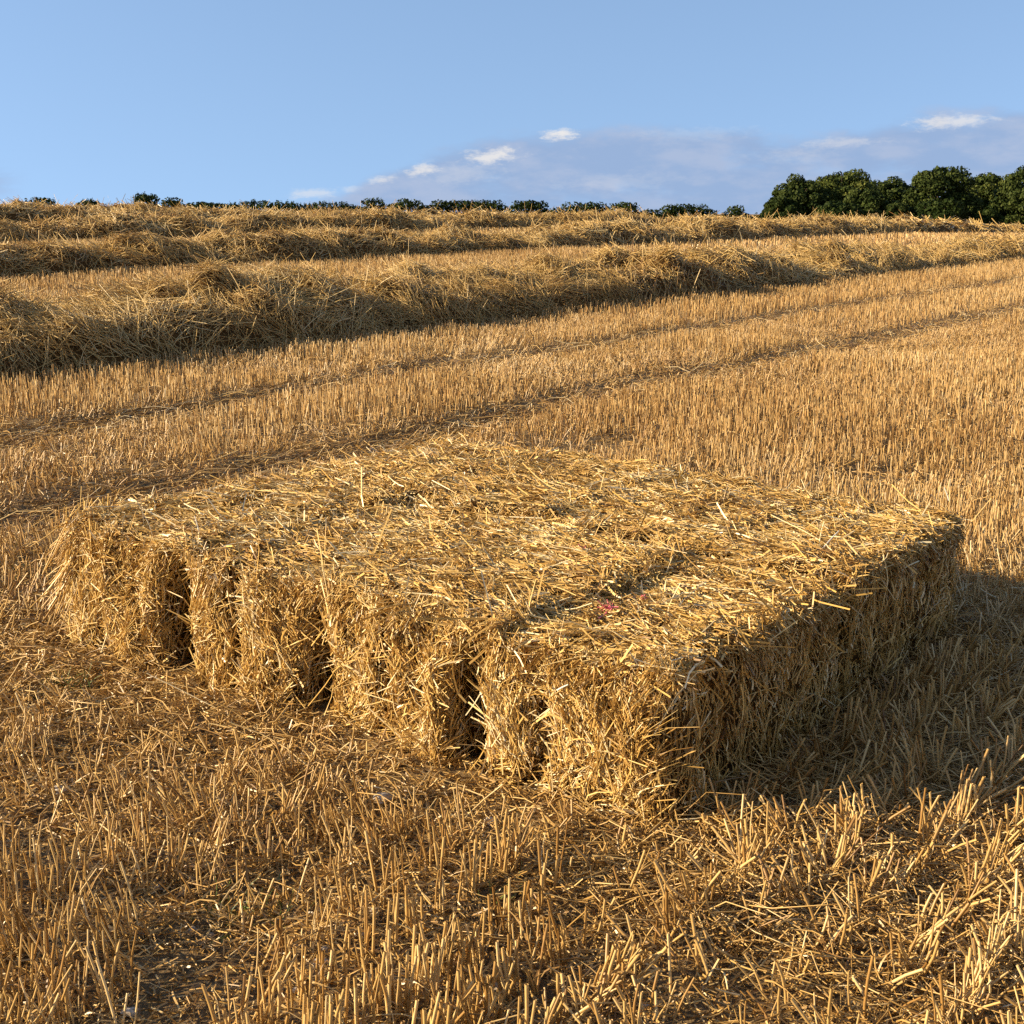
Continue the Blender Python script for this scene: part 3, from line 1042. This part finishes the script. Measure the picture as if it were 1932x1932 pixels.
def tree(px0, px1, ptop, dist, label, mat, seed_, dense=1.0):
    x = ((px0 + px1) / 2 - 966) / 2600 * dist
    wd = (px1 - px0) / 2600 * dist
    z0 = float(land(x, dist)) - .1
    top = EYE + (400 - ptop) / 2600 * dist
    H = top - z0
    r = np.random.default_rng(seed_)
    root = bpy.data.objects.new('tree', None)
    S.collection.objects.link(root)
    root.location = (x, dist, z0)
    tag(root, label, 'tree', 'broadleaf trees of the wood on the right')
    # trunk with limbs
    bd = Build()
    bd.strands(np.array([[0, 0, 0.0]]), np.array([[.02, 0, 1.0]]), np.array([H * .75]), np.array([wd * .04]), bend=.05, segs=8, sides=9, taper=.25)
    nl = 9
    an = np.linspace(0, 2 * np.pi, nl, endpoint=False) + r.uniform(0, .5, nl)
    zz = r.uniform(.18, .55, nl) * H
    bd.strands(np.stack([0 * an, 0 * an, zz], 1), np.stack([np.cos(an), np.sin(an), r.uniform(.3, .9, nl)], 1), r.uniform(.25, .42, nl) * wd, wd * .016,
               segs=5, sides=6, taper=.25, B=np.array([[0, 0, .25]] * nl))
    bd.link('trunk', [m_bk], parent=root)
    bd = Build()
    nc = 95
    for i in range(nc):
        # clump centres over an egg-shaped crown that comes nearly down to the ground
        a, q = r.uniform(0, 2 * np.pi), r.uniform(-.9, 1)
        ring = math.sqrt(max(0, 1 - abs(q) ** 2.8)) * (1.0 if q > 0 else .98)
        rc = wd * r.uniform(.08, .15)
        k = .86 + .045 * r.normal()
        c = np.array([math.cos(a) * ring * wd * .5 * k, math.sin(a) * ring * wd * .5 * k, H * (.44 + .49 * q * k)])
        c[2] = min(c[2], H - rc * .75)
        leaves(bd, c, (rc, rc, rc * .78), int(260 * dense), .17 + .05 * dist / 240, tone=r.normal(0, .10))
    # inner foliage so the crown is not hollow
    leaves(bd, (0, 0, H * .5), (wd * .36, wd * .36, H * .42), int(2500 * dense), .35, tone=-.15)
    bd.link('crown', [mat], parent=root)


for a in ((1426, 1500, 366, 236, 'low dark shrub-like tree at the left end of the wood', M_HED, 1),
          (1440, 1550, 330, 240, 'rounded tree at the left end of the wood, lit on its left', M_OAK, 2),
          (1497, 1650, 316, 246, 'broad yellowish-green tree topping the left half of the wood', M_ASH, 3),
          (1575, 1660, 348, 232, 'small yellow-green tree at the front of the wood', M_OAK, 4),
          (1612, 1722, 330, 256, 'lower tree in the dip of the wood', M_OAK, 5),
          (1688, 1822, 306, 240, 'tall dark domed oak in the middle of the wood', M_OAK, 6),
          (1795, 1885, 318, 258, 'tree set back between the two dark oaks', M_ASH, 7),
          (1856, 1995, 307, 236, 'big dark oak cut by the right edge of the picture', M_OAK, 8),
          (1975, 2120, 312, 246, 'big dark oak cut by the right edge of the picture', M_OAK, 9),
          (1465, 1565, 338, 262, 'tree at the back left of the wood, mostly hidden', M_OAK, 12),
          (1560, 1680, 334, 266, 'tree at the back of the wood filling the dip left of the domed oak', M_OAK, 13),
          (1770, 1900, 326, 268, 'tree at the back of the wood between the two dark oaks', M_OAK, 14),
          (1520, 1620, 375, 228, 'low bushy tree at the foot of the left half of the wood', M_HED, 15),
          (1700, 1810, 372, 229, 'low bushy tree at the foot of the domed oak', M_HED, 16),
          (1640, 1700, 372, 230, 'short bushy tree at the foot of the wood, left of the domed oak', M_OAK, 10),
          (1818, 1872, 385, 230, 'short bushy tree at the foot of the wood between the dark oaks', M_HED, 11)):
    if a[0] >= 1970:
        continue
    tree(*a[:4], a[4], a[5], a[6])


def bush(px0, px1, ptop, dist, label, name='bush', cat='bush', flat=False, wispy=False):
    x0, x1 = (px0 - 966) / 2600 * dist, (px1 - 966) / 2600 * dist
    x = (x0 + x1) / 2
    z0 = float(land(x, dist)) - .1
    top = EYE + (400 - ptop - (1.5 if flat else 1)) / 2600 * dist
    H, wd = top - z0, x1 - x0
    bd = Build()
    stp = .5 if flat else .42
    nn = max(4, int(wd / stp))
    for i in range(nn):
        f = (i + .5) / nn
        cx = (f - .5) * wd
        hh = H * (1 - (.04 if flat else .30) * (2 * f - 1) ** 2 * 1.0) + .09 * float(vnoise((x + cx) * .9, dist, 0, 44)) + .05 * float(vnoise((x + cx) * 2.6, dist, 0, 45)) * 1
        for zc in np.arange(.5, hh - .2, .75):
            leaves(bd, (x + cx + RNG.normal(0, .12), dist + RNG.normal(0, .35), z0 + zc), (.62, .75, .5), 110, .11)
        leaves(bd, (x + cx, dist + RNG.normal(0, .3), z0 + hh - .44), (.5, .7, .36), 150, .085)
        if RNG.random() < (.7 if wispy else .3):   # shoots
            n = 5
            P = np.stack([x + cx + RNG.normal(0, .3, n), dist + RNG.normal(0, .3, n), np.full(n, z0 + hh - .25)], 1)
            d = unit(np.stack([RNG.normal(0, .4, n), RNG.normal(0, .4, n), np.ones(n)], 1))
            L = RNG.uniform(.15, .38, n) if wispy else RNG.uniform(.08, .2, n)
            for j in range(5):
                for p_, d_, l_ in zip(P, d, L):
                    leaves(bd, p_ + d_ * l_ * (j / 4), (.09, .09, .09), 4, .06)
    # stems from the ground up
    n = nn
    P = np.stack([x + RNG.uniform(-.45, .45, n) * wd, dist + RNG.normal(0, .2, n), np.full(n, z0)], 1)
    bd.strands(P, np.stack([RNG.normal(0, .15, n), RNG.normal(0, .15, n), np.ones(n)], 1), H * .8, .04, bend=.1, segs=3, sides=4, mat=1, taper=.3)
    o = bd.link(name, [M_HED, m_bk], loc=(x, dist, z0))
    tag(o, label, cat, 'hedge and bushes along the skyline')


for a in ((58, 150, 374, 112, 'low ragged bush furthest left on the skyline'),
          (150, 225, 377, 114, 'sparse low bush left of the round skyline bush'),
          (267, 318, 362, 108, 'round dark bush standing tallest on the left skyline'),
          (322, 360, 373, 110, 'small low bush just right of the round skyline bush'),
          (690, 736, 370, 116, 'rounded bush rising from the hedge left of centre'),
          (946, 1042, 374, 118, 'broad bush rising from the hedge at the middle of the skyline'),
          (1136, 1212, 379, 120, 'two-topped bush rising from the hedge right of centre'),
          (1330, 1425, 391, 126, 'low dark bush just left of the wood')):
    bush(*a, wispy=a[0] < 230)
for a in ((355, 450, 379, 118, 'thin stretch of hedge right of the small low bush'),
          (440, 570, 377, 119, 'ragged stretch of hedge with shoots on the left skyline'),
          (560, 700, 382, 120, 'low stretch of hedge left of the rounded bush'),
          (730, 815, 380, 120, 'stretch of hedge right of the rounded bush'),
          (812, 955, 379, 121, 'level clipped stretch of hedge left of the broad bush'),
          (1036, 1145, 385, 123, 'stretch of hedge between the broad and two-topped bushes'),
          (1205, 1340, 389, 126, 'low stretch of hedge right of the two-topped bush'),
          (1415, 1480, 397, 128, 'lowest stretch of hedge meeting the wood')):
    bush(*a, name='hedge', cat='hedge', flat=True, wispy=a[0] in (440, 560))
